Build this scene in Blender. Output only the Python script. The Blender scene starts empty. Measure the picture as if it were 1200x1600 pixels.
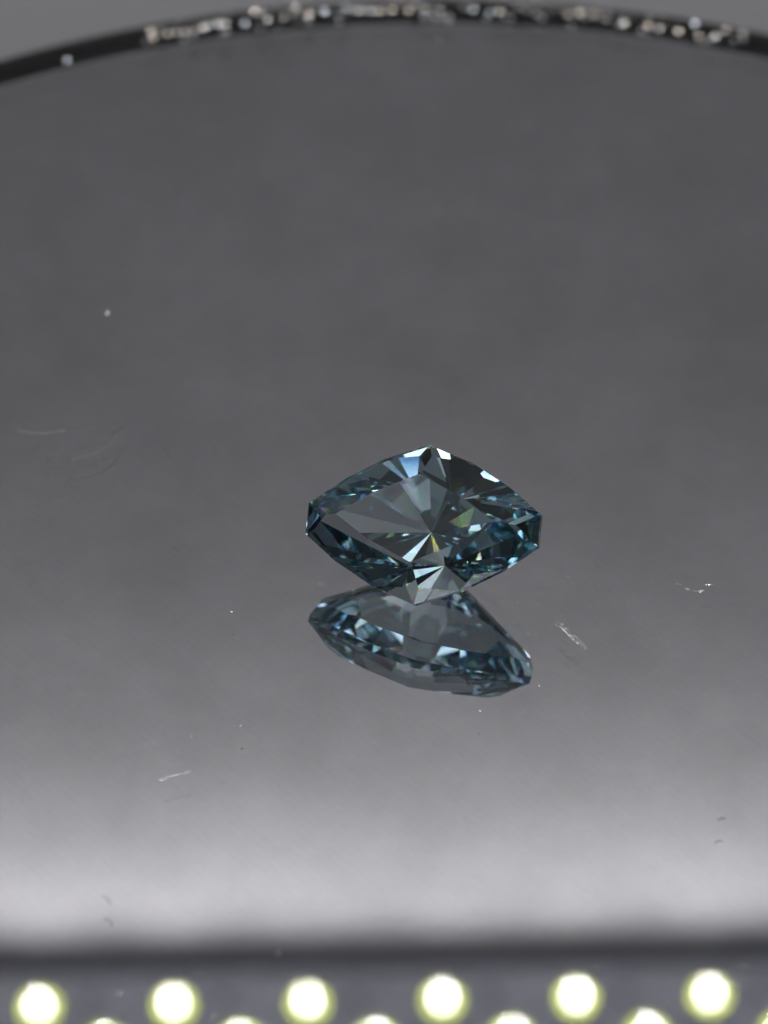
import bpy, bmesh, math, random
from mathutils import Vector, Matrix

random.seed(7)
sc = bpy.context.scene
col = sc.collection
sc.unit_settings.system = 'METRIC'
sc.unit_settings.scale_length = 0.01          # 1 unit = 1 cm ; MM converts millimetres
MM = 0.1

# ------------------------------------------------------------------ camera
F_PX = 4000.0                                  # focal length in pixels of the 1200 x 1600 frame
DIST = 99 * MM                                 # lens to gemstone
GEM_C = Vector((0, 0, 2.88 * MM))               # centre of the girdle
pitch = math.radians(44.71)
fwd = Vector((0, math.cos(pitch), -math.sin(pitch)))
upv = Vector((0, math.sin(pitch), math.cos(pitch)))
rgt = Vector((1, 0, 0))
cam_loc = GEM_C - fwd * DIST - rgt * (60 * DIST / F_PX) + upv * (20 * DIST / F_PX)
cam = bpy.data.cameras.new('camera')
cam_o = bpy.data.objects.new('camera', cam)
col.objects.link(cam_o)
cam_o.location = cam_loc
cam_o.rotation_euler = (math.radians(90) - pitch, 0, 0)
cam.sensor_fit = 'VERTICAL'
cam.sensor_height = 24
cam.lens = 24 * F_PX / 1600
cam.clip_start = 0.01
cam.clip_end = 500
cam.dof.use_dof = True
cam.dof.focus_distance = DIST
cam.dof.aperture_fstop = 0.28                  # pupil of about 2.5 mm at this scale
sc.camera = cam_o

# ------------------------------------------------------------------ world, exposure, sampling
world = bpy.data.worlds.new('World')
sc.world = world
world.use_nodes = True
world.node_tree.nodes['Background'].inputs[0].default_value = (0.9, 0.95, 1.0, 1)
world.node_tree.nodes['Background'].inputs[1].default_value = 0.025
sc.view_settings.view_transform = 'Standard'
sc.view_settings.look = 'None'
sc.view_settings.exposure = -0.04
sc.view_settings.gamma = 1
sc.render.engine = 'CYCLES'
cy = sc.cycles
cy.max_bounces = 32
cy.transmission_bounces = 28
cy.glossy_bounces = 28
cy.diffuse_bounces = 4
cy.transparent_max_bounces = 16
cy.caustics_reflective = False
cy.caustics_refractive = False
cy.sample_clamp_indirect = 12
cy.use_adaptive_sampling = False
cy.use_denoising = True

LED_CORE = 300.0
# added unseen lamps that brighten the gemstone facets and give them glints
def soft_light(name, loc, sx, sy, radiance, tint):
    la = bpy.data.lights.new(name, 'AREA'); la.shape = 'RECTANGLE'; la.size = sx; la.size_y = sy
    la.energy = radiance * math.pi * sx * sy; la.color = tint
    o = bpy.data.objects.new(name, la); col.objects.link(o); o.location = loc
    o.rotation_euler = (Vector((0, 0, 0)) - Vector(loc)).to_track_quat('-Z', 'Y').to_euler()
    return o
soft_light('front_fill', (0, -170 * MM, 40 * MM), 120 * MM, 42 * MM, 1.9, (0.93, 0.97, 1.0))  # added fill low in front, lightens the upper crown facets
soft_light('front_right_fill', (90 * MM, -165 * MM, 110 * MM), 70 * MM, 60 * MM, 1.2, (0.93, 0.97, 1.0))  # added fill at front right, for a bright slash inside the stone
LED_RING = 3.8
GLINT_FILLS = [(-140, -60, 60), (100, -60, 150), (-60, -90, 175), (-110, -120, 80)]

soft_light('overhead_fill', (-70 * MM, -40 * MM, 212 * MM), 130 * MM, 150 * MM, 0.32, (0.95, 0.98, 1.0))  # added fill under the ceiling, pales the facets seen through the table
for bx_, by_, bz_ in GLINT_FILLS:
    soft_light('glint_fill', (bx_ * MM, by_ * MM, bz_ * MM), 18 * MM, 14 * MM, 4.0, (1.0, 0.97, 0.92))  # small added lamps, there only to spark white glints

# ------------------------------------------------------------------ helpers
def ray(px, py):
    d = fwd * F_PX + rgt * (px - 600) - upv * (py - 800)
    return d.normalized()

def on_plane(px, py, z=0.0):
    d = ray(px, py)
    return cam_loc + d * ((z - cam_loc.z) / d.z)

def link_mesh(name, bm, mats, parent=None, smooth=False):
    me = bpy.data.meshes.new(name)
    bm.normal_update()
    bm.to_mesh(me); bm.free()
    for m in (mats if isinstance(mats, (list, tuple)) else [mats]):
        me.materials.append(m)
    if smooth:
        for p in me.polygons: p.use_smooth = True
    o = bpy.data.objects.new(name, me)
    col.objects.link(o)
    if parent: o.parent = parent
    return o

def empty(name, loc=(0, 0, 0)):
    o = bpy.data.objects.new(name, None)
    o.empty_display_size = 0.1
    col.objects.link(o); o.location = loc
    return o

def tag(o, label=None, cat=None, group=None, kind=None):
    if label: o['label'] = label
    if cat: o['category'] = cat
    if group: o['group'] = group
    if kind: o['kind'] = kind
    return o

def mat(name):
    m = bpy.data.materials.new(name); m.use_nodes = True
    nt = m.node_tree; nt.nodes.clear()
    out = nt.nodes.new('ShaderNodeOutputMaterial')
    return m, nt, out

def principled(name, colr, rough=0.5, metal=0.0, spec=0.5):
    m, nt, out = mat(name)
    b = nt.nodes.new('ShaderNodeBsdfPrincipled')
    b.inputs['Base Color'].default_value = (*colr, 1)
    b.inputs['Roughness'].default_value = rough
    b.inputs['Metallic'].default_value = metal
    b.inputs['Specular IOR Level'].default_value = spec
    nt.links.new(b.outputs[0], out.inputs[0])
    return m, nt, b

def emission(name, colr, s):
    m, nt, out = mat(name)
    e = nt.nodes.new('ShaderNodeEmission')
    e.inputs[0].default_value = (*colr, 1); e.inputs[1].default_value = s
    nt.links.new(e.outputs[0], out.inputs[0])
    return m

def lathe(prof, n=160):
    """closed profile of (r, z) turned about the z axis"""
    bm = bmesh.new()
    rings = []
    for i in range(n):
        a = 2 * math.pi * i / n
        rings.append([bm.verts.new((r * math.cos(a), r * math.sin(a), z)) for r, z in prof])
    k = len(prof)
    for i in range(n):
        A, B = rings[i], rings[(i + 1) % n]
        for j in range(k):
            bm.faces.new((A[j], B[j], B[(j + 1) % k], A[(j + 1) % k]))
    bmesh.ops.recalc_face_normals(bm, faces=bm.faces)
    return bm

def disc_solid(prof, n=160):
    """open profile from the axis at the top to the axis at the bottom"""
    bm = bmesh.new()
    rings = []
    for i in range(n):
        a = 2 * math.pi * i / n
        rings.append([bm.verts.new((r * math.cos(a), r * math.sin(a), z)) for r, z in prof])
    for i in range(n):
        A, B = rings[i], rings[(i + 1) % n]
        for j in range(len(prof) - 1):
            bm.faces.new((A[j], A[j + 1], B[j + 1], B[j]))
    bm.faces.new([r[0] for r in rings])
    bm.faces.new([r[-1] for r in reversed(rings)])
    bmesh.ops.recalc_face_normals(bm, faces=bm.faces)
    return bm

def add_box(bm, c, s, mi=0):
    g = bmesh.ops.create_cube(bm, size=1, matrix=Matrix.Translation(c) @ Matrix.Diagonal((*s, 1)))
    for v in g['verts']:
        for f in v.link_faces: f.material_index = mi

# ------------------------------------------------------------------ materials
# woven white backdrop cloth
M_cloth, nt, b = principled('backdrop_cloth', (0.60, 0.595, 0.61), 0.9, 0, 0.15)
tc = nt.nodes.new('ShaderNodeTexCoord')
nz = nt.nodes.new('ShaderNodeTexNoise'); nz.inputs['Scale'].default_value = 0.55; nz.inputs['Detail'].default_value = 8; nz.inputs['Roughness'].default_value = 0.7
mr = nt.nodes.new('ShaderNodeMapRange'); mr.inputs[3].default_value = 0.72; mr.inputs[4].default_value = 1.24
mx = nt.nodes.new('ShaderNodeMix'); mx.data_type = 'RGBA'; mx.blend_type = 'MULTIPLY'; mx.inputs[0].default_value = 1
mx.inputs[6].default_value = (0.60, 0.595, 0.61, 1)
nt.links.new(tc.outputs['Object'], nz.inputs['Vector']); nt.links.new(nz.outputs['Fac'], mr.inputs[0])
nt.links.new(mr.outputs[0], mx.inputs[7]); nt.links.new(mx.outputs[2], b.inputs['Base Color'])
wv = nt.nodes.new('ShaderNodeTexWave'); wv.inputs['Scale'].default_value = 6; wv.bands_direction = 'DIAGONAL'
wv.inputs['Distortion'].default_value = 0.6
bp = nt.nodes.new('ShaderNodeBump'); bp.inputs['Strength'].default_value = 0.12; bp.inputs['Distance'].default_value = 0.01
nt.links.new(tc.outputs['Object'], wv.inputs['Vector']); nt.links.new(wv.outputs['Fac'], bp.inputs['Height'])
nt.links.new(bp.outputs[0], b.inputs['Normal'])

M_dark, _, _ = principled('black_cloth', (0.02, 0.02, 0.022), 0.9)
M_top, _, _ = principled('lit_floor_tone', (0.70, 0.70, 0.725), 0.6)  # floor coloured paler than the backdrop, stands in for stronger light on it
M_side, _, _ = principled('grey_cloth', (0.10, 0.10, 0.105), 0.9)
M_ceil, _, _ = principled('ceiling_cloth', (0.84, 0.85, 0.87), 0.9)
M_board, _, _ = principled('led_board', (0.62, 0.64, 0.71), 0.5)
M_ledbody, _, _ = principled('led_housing', (0.8, 0.8, 0.78), 0.4)
M_core = emission('led_core', (1.0, 0.98, 1.04), LED_CORE)
M_ring = emission('led_phosphor', (0.80, 0.92, 0.12), LED_RING)
M_ring.cycles.emission_sampling = 'NONE'
M_rim, _, _ = principled('black_rim', (0.045, 0.045, 0.048), 0.6)
M_back, _, _ = principled('mirror_paint', (0.03, 0.03, 0.03), 0.6)
M_dust, _, _ = principled('dust', (0.75, 0.74, 0.72), 0.5)
M_lint, _, _ = principled('lint', (0.8, 0.8, 0.8), 0.35, 0.9)
M_hair, _, _ = principled('dark_fibre', (0.05, 0.05, 0.055), 0.5)
M_chip, _, _ = principled('polished_chip', (0.93, 0.92, 0.9), 0.2, 1.0)
M_dull, _, _ = principled('dull_chip', (0.40, 0.40, 0.42), 0.3, 1.0)
M_chip2, _, _ = principled('cool_chip', (0.78, 0.86, 0.95), 0.2, 1.0)
M_chip3, _, _ = principled('warm_chip', (0.95, 0.87, 0.78), 0.2, 1.0)

M_glint, _, _ = principled('glinting_dust', (0.9, 0.9, 0.9), 0.17, 1.0)
M_silver, nt, out = mat('mirror_silver')
g = nt.nodes.new('ShaderNodeBsdfGlossy'); g.inputs['Color'].default_value = (0.86, 0.87, 0.885, 1); g.inputs['Roughness'].default_value = 0.0
nt.links.new(g.outputs[0], out.inputs[0])
tc = nt.nodes.new('ShaderNodeTexCoord')                 # very slight waviness of the silvering
nz = nt.nodes.new('ShaderNodeTexNoise'); nz.inputs['Scale'].default_value = 5; nz.inputs['Detail'].default_value = 3
bp = nt.nodes.new('ShaderNodeBump'); bp.inputs['Strength'].default_value = 1.0; bp.inputs['Distance'].default_value = 0.00003
nt.links.new(tc.outputs['Object'], nz.inputs['Vector']); nt.links.new(nz.outputs['Fac'], bp.inputs['Height'])
nt.links.new(bp.outputs[0], g.inputs['Normal'])
n1 = nt.nodes.new('ShaderNodeTexNoise'); n1.inputs['Scale'].default_value = 1.6; n1.inputs['Detail'].default_value = 9; n1.inputs['Roughness'].default_value = 0.72
n2 = nt.nodes.new('ShaderNodeTexWave'); n2.bands_direction = 'DIAGONAL'; n2.inputs['Scale'].default_value = 13; n2.inputs['Distortion'].default_value = 3
n2.inputs['Detail'].default_value = 3; n2.inputs['Detail Scale'].default_value = 4
m1 = nt.nodes.new('ShaderNodeMapRange'); m1.inputs[1].default_value = 0.3; m1.inputs[2].default_value = 0.7; m1.inputs[3].default_value = 0.90; m1.inputs[4].default_value = 1.04
m2 = nt.nodes.new('ShaderNodeMapRange'); m2.inputs[3].default_value = 0.985; m2.inputs[4].default_value = 1.0
mm = nt.nodes.new('ShaderNodeMath'); mm.operation = 'MULTIPLY'
mc = nt.nodes.new('ShaderNodeMix'); mc.data_type = 'RGBA'; mc.blend_type = 'MULTIPLY'; mc.inputs[0].default_value = 1; mc.inputs[6].default_value = (0.87, 0.865, 0.90, 1)
nt.links.new(tc.outputs['Object'], n1.inputs['Vector']); nt.links.new(tc.outputs['Object'], n2.inputs['Vector'])
nt.links.new(n1.outputs['Fac'], m1.inputs[0]); nt.links.new(n2.outputs['Fac'], m2.inputs[0])
nt.links.new(m1.outputs[0], mm.inputs[0]); nt.links.new(m2.outputs[0], mm.inputs[1])
nt.links.new(mm.outputs[0], mc.inputs[7]); nt.links.new(mc.outputs[2], g.inputs['Color'])
M_ground, nt, out = mat('ground_glass_edge')
g = nt.nodes.new('ShaderNodeBsdfGlass'); g.inputs['IOR'].default_value = 1.5; g.inputs['Roughness'].default_value = 0.7
g.inputs['Color'].default_value = (0.35, 0.36, 0.36, 1)
nt.links.new(g.outputs[0], out.inputs[0])
M_glass, nt, out = mat('mirror_glass')
g = nt.nodes.new('ShaderNodeBsdfGlass'); g.inputs['IOR'].default_value = 1.5; g.inputs['Roughness'].default_value = 0.0
nt.links.new(g.outputs[0], out.inputs[0])

# gemstone: three glass lobes with slightly different refraction (dispersion), blue-green body colour
M_gem, nt, out = mat('gem_crystal')
prev = None
for c, ior in (((1, 0, 0), 1.6765), ((0, 1, 0), 1.68), ((0, 0, 1), 1.684)):
    g = nt.nodes.new('ShaderNodeBsdfGlass'); g.inputs['Color'].default_value = (*c, 1)
    g.inputs['IOR'].default_value = ior; g.inputs['Roughness'].default_value = 0.0
    if prev is None: prev = g
    else:
        a = nt.nodes.new('ShaderNodeAddShader')
        nt.links.new(prev.outputs[0], a.inputs[0]); nt.links.new(g.outputs[0], a.inputs[1]); prev = a
g = nt.nodes.new('ShaderNodeBsdfGlass'); g.inputs['Color'].default_value = (1, 1, 1, 1)
g.inputs['IOR'].default_value = 1.68; g.inputs['Roughness'].default_value = 0.0
geo = nt.nodes.new('ShaderNodeNewGeometry'); mixs = nt.nodes.new('ShaderNodeMixShader')
nt.links.new(geo.outputs['Backfacing'], mixs.inputs[0])
nt.links.new(prev.outputs[0], mixs.inputs[1]); nt.links.new(g.outputs[0], mixs.inputs[2])
nt.links.new(mixs.outputs[0], out.inputs['Surface'])
va = nt.nodes.new('ShaderNodeVolumeAbsorption')
va.inputs['Color'].default_value = (0.12, 0.60, 0.75, 1); va.inputs['Density'].default_value = 0.68
nt.links.new(va.outputs[0], out.inputs['Volume'])

# ------------------------------------------------------------------ backdrop sweep, tent walls
T_GLASS = 1.15 * MM
FLOOR = -T_GLASS - 0.9 * MM
WALL_Y = 119.3 * MM
def sweep():
    bm = bmesh.new()
    pts = [(-160 * MM, FLOOR - 0.2*MM)]
    r = 26 * MM
    for i in range(13):
        a = math.pi / 2 * i / 12
        pts.append((WALL_Y - r + r * math.sin(a), FLOOR - 0.2*MM + r - r * math.cos(a)))
    pts.append((WALL_Y, 215 * MM))
    xs = [-150 * MM, 150 * MM]
    rows = [[bm.verts.new((x, y, z)) for x in xs] for y, z in pts]
    for i in range(len(rows) - 1):
        bm.faces.new((rows[i][0], rows[i][1], rows[i + 1][1], rows[i + 1][0]))
    return bm
o = link_mesh('backdrop', sweep(), M_cloth); o['kind'] = 'structure'; o.rotation_euler.z = math.radians(1.2)
for p in o.data.polygons: p.use_smooth = True
bm = bmesh.new(); add_box(bm, (0, -32 * MM, FLOOR - 0.8*MM), (298 * MM, 250 * MM, 2 * MM))
o = link_mesh('table_top', bm, M_top); o['kind'] = 'structure'
for s in (-1, 1):
    bm = bmesh.new(); add_box(bm, (s * 151 * MM, -20 * MM, 106 * MM), (2 * MM, 280 * MM, 222 * MM))
    o = link_mesh('side_wall', bm, M_dark if s < 0 else M_side); o['kind'] = 'structure'
bm = bmesh.new(); add_box(bm, (0, -20 * MM, 216 * MM), (304 * MM, 280 * MM, 2 * MM))
o = link_mesh('ceiling', bm, M_ceil); o['kind'] = 'structure'

# ------------------------------------------------------------------ LED panel (seen mirrored along the bottom edge)
PANEL_Z = 189 * MM
PITCH = 16.4 * MM
def light_panel(y, rows, label, me=None, yaw=0.0):
    panel = tag(empty('led_panel', (0, y, PANEL_Z)), label, 'light panel')
    bm = bmesh.new()
    h = (rows - 1) * 5.5 * MM
    add_box(bm, (0, -h / 2 + 0.5 * MM, 2.2 * MM), (250 * MM, h + 11 * MM, 2.4 * MM))
    bmesh.ops.bevel(bm, geom=bm.edges[:], offset=0.5 * MM, segments=2, affect='EDGES')
    link_mesh('board', bm, M_board, panel)
    panel.rotation_euler.z = math.radians(yaw)
    for r in range(rows):
        for k in range(-8, 9):
            x = X0 + k * PITCH + (PITCH / 2 if r % 2 else 0)
            if abs(x) > 122 * MM: continue
            o = bpy.data.objects.new('led', me)
            col.objects.link(o); o.parent = panel
            o.location = (x, -r * 5.5 * MM, 0)
    rm = bpy.data.meshes.new('resistor'); rb = bmesh.new()
    add_box(rb, (0, 0, 0), (1.6 * MM, 0.9 * MM, 0.6 * MM)); bmesh.ops.bevel(rb, geom=rb.edges[:], offset=0.1 * MM, segments=1, affect='EDGES')
    rb.to_mesh(rm); rb.free(); rm.materials.append(M_dark)
    for r in range(0, rows, 2):
        for k in range(-7, 8):
            x = X0 + (k + 0.36) * PITCH
            if abs(x) > 118 * MM: continue
            o = bpy.data.objects.new('resistor', rm); col.objects.link(o); o.parent = panel
            o.location = (x, (-r * 5.5 + 1.2) * MM, 0.75 * MM)
def led_bm():
    bm = bmesh.new()
    def tube(r0, z0, r1, z1, mi, cap, dy=0.0):
        n = 20
        A = [bm.verts.new((r0 * math.cos(2*math.pi*i/n), dy + r0 * math.sin(2*math.pi*i/n), z0)) for i in range(n)]
        B = [bm.verts.new((r1 * math.cos(2*math.pi*i/n), dy + r1 * math.sin(2*math.pi*i/n), z1)) for i in range(n)]
        for i in range(n):
            f = bm.faces.new((A[i], A[(i+1) % n], B[(i+1) % n], B[i])); f.material_index = mi
        if cap:
            f = bm.faces.new(B); f.material_index = mi
    tube(2.05*MM, 1.0*MM, 1.95*MM, -0.25*MM, 0, False)
    tube(1.95*MM, -0.25*MM, 1.75*MM, -0.25*MM, 0, False)
    tube(1.75*MM, -0.25*MM, 1.70*MM, -0.15*MM, 1, True)
    tube(0.64*MM, -0.2*MM, 0.60*MM, -0.5*MM, 0, False, -0.15*MM)
    f = bm.faces.new([bm.verts.new((0.60*MM * math.cos(2*math.pi*i/12), -0.15*MM + 0.60*MM * math.sin(2*math.pi*i/12), -0.5*MM)) for i in range(12)])
    f.material_index = 2
    bmesh.ops.recalc_face_normals(bm, faces=bm.faces)
    return bm
X0 = 5.65 * MM
led0 = link_mesh('led', led_bm(), [M_ledbody, M_ring, M_core])
LED_MESH = led0.data
bpy.data.objects.remove(led0)
light_panel(110.5 * MM, 4, 'dark light panel with staggered rows of glowing round lamps, mirrored along the bottom edge', LED_MESH, 1.2)

# ------------------------------------------------------------------ round mirror
R = 45 * MM
FAR = on_plane(680, 19)
MC = Vector((FAR.x, FAR.y - R + 0.5 * MM, 0))
print('far rim', FAR / MM)
mirror = tag(empty('round_mirror', MC), 'round glass mirror in a thin black rim, lying flat under the gemstone', 'mirror')
glass_o = link_mesh('glass', disc_solid([(R - 0.12*MM, 0), (R - 0.04*MM, -0.08*MM), (R - 0.04*MM, -T_GLASS), (R - 0.4*MM, -T_GLASS - 0.03*MM)], 256), [M_glass, M_ground], mirror)
for p in glass_o.data.polygons:                       # the edge of the disc is ground, not polished
    if abs(p.normal.z) < 0.9: p.material_index = 1
link_mesh('silver_coat', disc_solid([(R - 0.3*MM, -T_GLASS + 0.03*MM), (R - 0.3*MM, -T_GLASS + 0.01*MM)], 200), M_silver, mirror)
link_mesh('back_plate', disc_solid([(R + 0.2*MM, -T_GLASS - 0.08*MM), (R + 0.2*MM, FLOOR + 0.22*MM)], 128), M_back, mirror)
link_mesh('rim', lathe([(R, -T_GLASS - 0.06*MM), (R, 0.02*MM), (R + 0.06*MM, 0.10*MM), (R + 0.2*MM, 0.12*MM), (R + 0.5*MM, 0.105*MM), (R + 0.7*MM, -0.1*MM), (R + 0.75*MM, FLOOR + 0.23*MM), (R + 0.25*MM, FLOOR + 0.23*MM)], 256), M_rim, mirror, True)

# glittering chips along the far rim
LED_MID = Vector((0, 102 * MM, PANEL_Z))
def flake_bm(r, seed, th=0.25):
    rd = random.Random(seed)
    bm = bmesh.new()
    n = 7
    A = [bm.verts.new((r * (0.8 + 0.3*rd.random()) * math.cos(2*math.pi*i/n), r * (0.7 + 0.3*rd.random()) * math.sin(2*math.pi*i/n), 0)) for i in range(n)]
    T = [bm.verts.new((v.co.x * 0.72, v.co.y * 0.72, r * th)) for v in A]
    B = [bm.verts.new((v.co.x * 0.72, v.co.y * 0.72, -r * th)) for v in A]
    for i in range(n):
        j = (i + 1) % n
        bm.faces.new((A[i], A[j], T[j], T[i])); bm.faces.new((A[j], A[i], B[i], B[j]))
    bm.faces.new(T); bm.faces.new(B[::-1])
    return bm
chips = [(105, 95, .5), (236, 50, 1.1), (240, 60, .6), (262, 53, .7), (276, 51, .5), (291, 50, .5), (318, 43, .9), (324, 40, .7), (340, 37, 1.1), (352, 38, .7),
         (383, 36, .8), (398, 18, .8), (418, 31, .5), (445, 27, .6), (463, 13, .7), (482, 24, .8), (507, 18, 1.1), (540, 13, .7), (560, 17, 1.0), (580, 18, .5),
         (592, 18, .6), (613, 16, .9), (638, 16, .5), (665, 15, .6), (688, 18, .4), (740, 16, 1.0), (765, 20, .6), (781, 20, .6), (888, 24, 1.1), (906, 20, 1.1),
         (928, 24, 1.1), (945, 30, .4), (975, 37, .9), (1013, 41, .8), (1030, 46, .5), (1060, 50, .8), (1085, 37, 1.0), (1092, 57, .5), (1117, 57, 1.1), (1133, 48, .5), (1160, 52, .4)]
def half_way(p, spread=40.0, jit=0.03, rd=random):
    """direction between the lens and a lit point of the far light panel"""
    t = LED_MID + Vector((rd.uniform(-spread, spread) * MM, rd.uniform(-6, 6) * MM, 0))
    h = ((cam_loc - p).normalized() + (t - p).normalized()).normalized()
    return (h + Vector((rd.gauss(0, jit), rd.gauss(0, jit), rd.gauss(0, jit)))).normalized()
for i, (px, py, s) in enumerate(chips):
    p = on_plane(px, py, 0.17 * MM)
    o = link_mesh('glass_chip', flake_bm(0.19 * MM * (0.5 + 0.5*s), i), random.choice((M_chip, M_chip2, M_chip3)), mirror)
    o.location = p - MC; o.rotation_mode = 'QUATERNION'
    o.rotation_quaternion = half_way(p, 40, 0.02).to_track_quat('Z', 'Y')
for k in range(46):                                    # duller chips between the bright ones
    px = random.uniform(215, 1175)
    py = 19 + 2.15e-4 * (px - 680) ** 2 + random.uniform(-13, 12)
    p = on_plane(px, py, 0.16 * MM)
    o = link_mesh('glass_chip', flake_bm(0.19 * MM * random.uniform(.6, 1.1), 200 + k), M_dull, mirror)
    o.location = p - MC; o.rotation_mode = 'QUATERNION'
    o.rotation_quaternion = half_way(p, 50, 0.04).to_track_quat('Z', 'Y')
def flakes(pts, r0, r1, jit, seed):
    """many tiny flakes in one mesh; pts are world positions"""
    rd = random.Random(seed); bm = bmesh.new()
    for p in pts:
        q = half_way(p, 60, jit, rd).to_track_quat('Z', 'Y').to_matrix()
        r = rd.uniform(r0, r1) * MM
        n = 5; ring = [Vector((r * math.cos(2*math.pi*k/n + 1), r * rd.uniform(.5, 1) * math.sin(2*math.pi*k/n + 1), 0)) for k in range(n)]
        T = [bm.verts.new(p + q @ (v + Vector((0, 0, r * 0.15)))) for v in ring]
        B = [bm.verts.new(p + q @ (v * 1.15 - Vector((0, 0, r * 0.15)))) for v in ring]
        bm.faces.new(T); bm.faces.new(B[::-1])
        for k in range(n): bm.faces.new((T[k], B[k], B[(k+1) % n], T[(k+1) % n]))
    return bm
pts = []
for k in range(220):
    a = math.radians(random.uniform(74.5, 107.0)) if k % 3 else math.radians(random.choice((79, 83, 92, 97, 101)) + random.gauss(0, 1.2))
    rr = R + random.uniform(-0.45, 0.6) * MM
    pts.append(MC + Vector((rr * math.cos(a), rr * math.sin(a), 0.12 * MM + random.uniform(0, 0.06) * MM)))
o = link_mesh('glitter', flakes(pts, 0.025, 0.06, 0.10, 3), M_chip, mirror); o['kind'] = 'stuff'
o.matrix_parent_inverse = Matrix.Translation(-MC)

# ------------------------------------------------------------------ gemstone as the cut of its facet planes
def clip_solid(planes, big=3.0):
    polys = []
    for i, (n, d) in enumerate(planes):
        n = n.normalized()
        a = n.orthogonal().normalized(); b2 = n.cross(a)
        poly = [n*d + a*big + b2*big, n*d - a*big + b2*big, n*d - a*big - b2*big, n*d + a*big - b2*big]
        for j, (m, e) in enumerate(planes):
            if i == j: continue
            m = m.normalized(); res = []
            for k in range(len(poly)):
                p, q = poly[k], poly[(k+1) % len(poly)]
                dp, dq = p.dot(m) - e, q.dot(m) - e
                if dp <= 1e-7: res.append(p)
                if (dp < -1e-7 and dq > 1e-7) or (dp > 1e-7 and dq < -1e-7):
                    res.append(p.lerp(q, dp / (dp - dq)))
            poly = res
            if len(poly) < 3: break
        if len(poly) >= 3: polys.append(poly)
    bm = bmesh.new()
    for poly in polys:
        try: bm.faces.new([bm.verts.new(p) for p in poly])
        except ValueError: pass
    bmesh.ops.remove_doubles(bm, verts=bm.verts, dist=2e-4)
    bmesh.ops.dissolve_degenerate(bm, edges=bm.edges, dist=1e-4)
    bmesh.ops.recalc_face_normals(bm, faces=bm.faces)
    return bm

# girdle outline, quarter from the end to the side corner (mm), then mirrored
quarter = [(4.64, 0.62), (3.3, 1.64), (1.75, 2.52), (0.0, 3.16)]
outline = quarter + [(-x, y) for x, y in quarter[-2::-1]]
outline += [(x, -y) for x, y in outline[::-1]]
# remove duplicates and order by angle
seen = []
for p in outline:
    if not any(abs(p[0]-q[0]) + abs(p[1]-q[1]) < 1e-6 for q in seen): seen.append(p)
outline = sorted(seen, key=lambda p: math.atan2(p[1], p[0]))
HP = 3.0            # rise of the main pavilion facets over the girdle radius
UP = 62
VM = False
VD = 0.0
LO = 0.0
GL = 0.22            # girdle edge on the pavilion side
GT = 0.10            # half thickness of the girdle
TABLE = 1.30         # height of the table above the girdle plane
EXTRA = []
PAV = 3.53           # depth of the culet
planes = []
def add_plane(n, pt): planes.append((n.normalized(), n.normalized().dot(pt)))
N = len(outline)
V = [Vector((x, y, 0)) for x, y in outline]
add_plane(Vector((0, 0, 1)), Vector((0, 0, TABLE)))
for i in range(N):
    a, b2 = V[i], V[(i+1) % N]
    e = (b2 - a).normalized(); nrm = Vector((e.y, -e.x, 0))
    dist = nrm.dot(a)
    add_plane(nrm, a)                                                     # girdle
    ca = math.radians(46)                                                 # crown break facet
    add_plane(nrm * math.sin(ca) + Vector((0, 0, math.cos(ca))), a + Vector((0, 0, GT)))
    full = math.atan2(HP, dist)
    pa = math.radians(UP) if UP else min(full + math.radians(7), math.radians(80))                    # upper pavilion facet
    add_plane(nrm * math.sin(pa) - Vector((0, 0, math.cos(pa))), a - Vector((0, 0, GL)))
    for k, t in EXTRA:
        pe = min(full + math.radians(k), math.radians(80))
        ins = a - nrm * (dist * t); z = -GT - (PAV - GT) * t - 0.16
        add_plane(nrm * math.sin(pe) - Vector((0, 0, math.cos(pe))), Vector((ins.x, ins.y, z)))
    lo = full - math.radians(LO)                                         # lower pavilion facet through the culet
    add_plane(nrm * math.sin(lo) - Vector((0, 0, math.cos(lo))), Vector((0, 0, -PAV)))
for i in range(N):
    p, e0, e1 = V[i], (V[i] - V[i-1]).normalized(), (V[(i+1) % N] - V[i]).normalized()
    nrm = (Vector((e0.y, -e0.x, 0)) + Vector((e1.y, -e1.x, 0))).normalized()
    dist = nrm.dot(p)
    ca = math.radians(39.5)                                               # crown main from the girdle corner
    add_plane(nrm * math.sin(ca) + Vector((0, 0, math.cos(ca))), p + Vector((0, 0, GT)))
    if not VM: continue
    full = math.atan2(HP, dist) + math.radians(VD)                                    # pavilion main from the corner to the culet
    add_plane(nrm * math.sin(full) - Vector((0, 0, math.cos(full))), Vector((0, 0, -PAV)))
gem_bm = clip_solid([(n, d * MM) for n, d in planes])
gem = link_mesh('gemstone', gem_bm, M_gem)
tag(gem, 'faceted blue-green gemstone cut to a pointed oval, tilted on the round mirror', 'gemstone')
gx = Vector((177, -41, 28)).normalized()
gy = Vector((12, 105, 71)); gy = (gy - gx * gy.dot(gx)).normalized()
gz = gx.cross(gy)
rot = Matrix((gx, gy, gz)).transposed()
gem.matrix_world = Matrix.Translation(GEM_C) @ rot.to_4x4()
low = min((gem.matrix_world @ v.co).z for v in gem.data.vertices)
gem.location.z -= low - 0.004 * MM
print('gem low', low, 'faces', len(gem.data.polygons))

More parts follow.
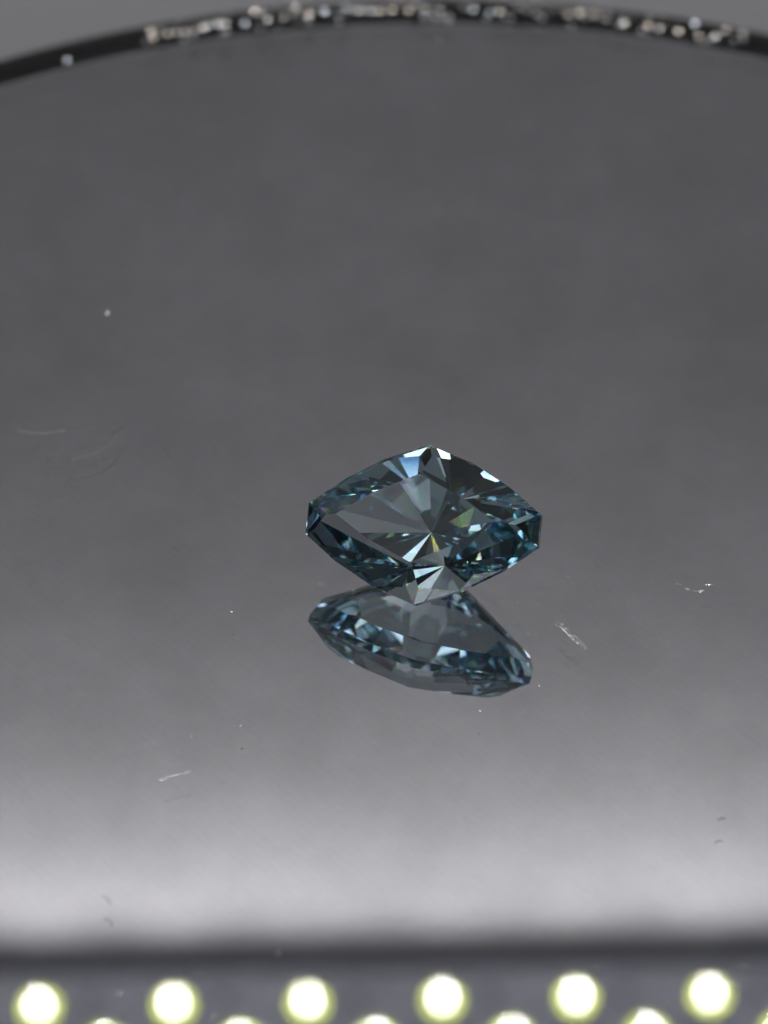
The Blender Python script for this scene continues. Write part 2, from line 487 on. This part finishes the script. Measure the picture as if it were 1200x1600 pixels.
# ------------------------------------------------------------------ dust, lint and smears on the glass
def speck(px, py, r, label, seed):
    p = on_plane(px, py, 0.0) + Vector((0, 0, r * 0.55 * MM))
    o = link_mesh('dust_speck', flake_bm(r * MM, seed, 0.35), M_glint)
    o.location = p; o.rotation_mode = 'QUATERNION'; o.rotation_quaternion = half_way(p, 30, 0.01).to_track_quat('Z', 'Y')
    tag(o, label, 'dust speck', 'bright dust specks on the mirror')
for k, (px, py, r, lab) in enumerate([
    (362, 957, .045, 'bright dust speck on the mirror, left of the gemstone reflection'),
    (376, 1135, .045, 'bright dust speck on open mirror below and left of the gemstone reflection'),
    (168, 491, .075, 'blurred pale dust speck alone on the upper left of the mirror'),
    (774, 942, .03, 'faint dust speck nearest the right side of the gemstone base'),
    (808, 942, .03, 'faint dust speck second to the right of the gemstone base'),
    (838, 992, .03, 'tiny dust speck between the gemstone reflection and the pale smear'),
    (842, 1072, .03, 'tiny dust speck beside the right tip of the gemstone reflection'),
    (750, 1112, .04, 'dust speck just under the lowest corner of the gemstone reflection'),
    (188, 1553, .05, 'dust speck between the first and second mirrored lamps from the left'),
    (334, 1588, .05, 'dust speck at the bottom edge right of the second mirrored lamp'),
    (315, 1524, .035, 'small dust speck right of the top of the second mirrored lamp'),
    (435, 1489, .035, 'small dust speck in the dark band left of the third mirrored lamp'),
    (1161, 1511, .05, 'dust speck above and right of the rightmost mirrored lamp'),
    (1157, 1540, .05, 'dust speck touching the right side of the rightmost mirrored lamp'),
    (932, 1511, .035, 'small dust speck over the upper right of the fifth mirrored lamp')]):
    speck(px, py, r, lab, 50 + k)

def smear(path, n, width, r0, r1, jit, label, name, seed):
    rd = random.Random(seed); pts = []
    for k in range(n):
        t = rd.random() * (len(path) - 1); i = min(int(t), len(path) - 2); f = t - i
        x = path[i][0] * (1-f) + path[i+1][0] * f + rd.gauss(0, width)
        y = path[i][1] * (1-f) + path[i+1][1] * f + rd.gauss(0, width * .6)
        pts.append(on_plane(x, y, 0.0) + Vector((0, 0, r1 * 0.8 * MM)))
    o = link_mesh(name, flakes(pts, r0, r1, jit, seed), M_glint); o['kind'] = 'stuff'
    tag(o, label, 'smear')
smear([(872, 972), (884, 988), (898, 1000), (914, 1014)], 200, 3.2, .006, .018, .05, 'pale grainy smear slanting down to the right of the gemstone reflection', 'smear', 1)
smear([(1058, 912), (1072, 921), (1085, 923), (1098, 924)], 26, 1.6, .008, .02, .04, 'dotted curved smear with a bright dash near the right edge of the mirror', 'smear', 2)
smear([(1103, 915), (1113, 914)], 14, 1.0, .012, .024, .02, 'short bright dash of dust at the end of the dotted smear', 'smear', 3)
smear([(250, 1220), (265, 1213), (282, 1211), (299, 1205)], 90, 1.4, .006, .018, .05, 'thin bright curved smear low on the left of the mirror', 'smear', 4)
smear([(197, 1176), (215, 1168), (240, 1160), (266, 1146)], 90, 5, .005, .013, .07, 'faint broken smear above the thin bright curved one', 'smear', 5)
smear([(292, 1160), (303, 1144)], 16, 2, .005, .013, .06, 'faint short smear mark above right of the broken smear', 'smear', 6)
smear([(838, 912), (846, 905), (852, 898)], 20, 4, .004, .012, .08, 'faint hazy smear beside the lower right edge of the gemstone', 'smear', 7)

def fibre(path, r, m, label):
    cu = bpy.data.curves.new('fibre', 'CURVE'); cu.dimensions = '3D'; cu.bevel_depth = r * MM; cu.bevel_resolution = 2
    sp = cu.splines.new('BEZIER'); sp.bezier_points.add(len(path) - 1)
    for bp_, (x, y) in zip(sp.bezier_points, path):
        bp_.co = on_plane(x, y, 0.0) + Vector((0, 0, r * 1.3 * MM)); bp_.handle_left_type = bp_.handle_right_type = 'AUTO'
    tmp = bpy.data.objects.new('tmp', cu); col.objects.link(tmp)
    me = bpy.data.meshes.new_from_object(tmp.evaluated_get(bpy.context.evaluated_depsgraph_get()))
    bpy.data.objects.remove(tmp); me.name = 'lint_fibre'
    me.materials.clear(); me.materials.append(m)
    for p in me.polygons: p.use_smooth = True
    o = bpy.data.objects.new('lint_fibre', me); col.objects.link(o)
    tag(o, label, 'lint')
fibre([(112, 719), (138, 712), (164, 701), (184, 680)], .016, M_lint, 'pale curved lint fibre lying on the left of the mirror, the lower of two')
fibre([(26, 672), (50, 677), (76, 677), (104, 673)], .016, M_lint, 'pale short lint fibre at the left edge of the mirror, above the longer one')
fibre([(159, 1400), (166, 1403), (172, 1412)], .014, M_hair, 'tiny dark fibre in the bright band above the first mirrored lamps')
fibre([(1122, 1283), (1127, 1279), (1134, 1280)], .014, M_hair, 'tiny dark curled fibre near the right edge in the bright band')
# fine dust nobody could count
rd = random.Random(21); pts = []
for k in range(700):
    if k % 2: x, y = rd.uniform(0, 1200), rd.uniform(420, 1590)
    else: x, y = rd.gauss(760, 130), rd.gauss(990, 90)
    pts.append(on_plane(x, y, 0.0) + Vector((0, 0, 0.008 * MM)))
o = link_mesh('fine_dust', flakes(pts, .004, .012, .08, 22), M_glint); o['kind'] = 'stuff'

# dust on the table facet of the gemstone
gm = gem.matrix_basis.copy()
pts = []
for k in range(34):
    u = rd.uniform(-2.6, 2.6); v = rd.uniform(-1.3, 1.3) * (1 - abs(u) / 3.4)
    pts.append(gm @ (Vector((u, v, TABLE + 0.012)) * MM))
o = link_mesh('gem_dust', flakes(pts, .005, .014, .12, 33), M_glint); o['kind'] = 'stuff'

# hairline scratches in the glass surface, too fine to count
bm = bmesh.new()
def hair(x, y, ang, ln, bend, w):
    prev = None
    for k in range(9):
        t = k / 8 - 0.5
        px = x + ln * t * math.cos(ang) - bend * (t * t) * math.sin(ang)
        py = y + ln * t * math.sin(ang) + bend * (t * t) * math.cos(ang)
        p = on_plane(px, py, 0.0); ww = w * (1.05 - abs(2 * t)) * MM
        q = (Vector((-math.sin(ang), -math.cos(ang) * 1.3, 0))).normalized() * ww
        a = bm.verts.new(p + q + Vector((0, 0, .002 * MM))); c = bm.verts.new(p + Vector((0, 0, .002 * MM + ww * 0.9))); d = bm.verts.new(p - q + Vector((0, 0, .002 * MM)))
        if prev:
            bm.faces.new((prev[0], a, c, prev[1])); bm.faces.new((prev[1], c, d, prev[2])); bm.faces.new((prev[2], d, a, prev[0]))
        prev = (a, c, d)
for k in range(16): hair(rd.gauss(100, 60), rd.gauss(705, 30), rd.gauss(-0.35, .3), rd.uniform(25, 90), rd.uniform(-30, 30), rd.uniform(.005, .011))
for k in range(12): hair(rd.gauss(870, 40), rd.gauss(960, 50), rd.gauss(0.6, .4), rd.uniform(12, 40), rd.uniform(-10, 10), rd.uniform(.004, .009))
for k in range(14): hair(rd.uniform(50, 1150), rd.uniform(300, 950), rd.uniform(-1.5, 1.5), rd.uniform(15, 70), rd.uniform(-20, 20), rd.uniform(.003, .007))
bmesh.ops.recalc_face_normals(bm, faces=bm.faces)
o = link_mesh('hairline_scratches', bm, M_glint); o['kind'] = 'stuff'
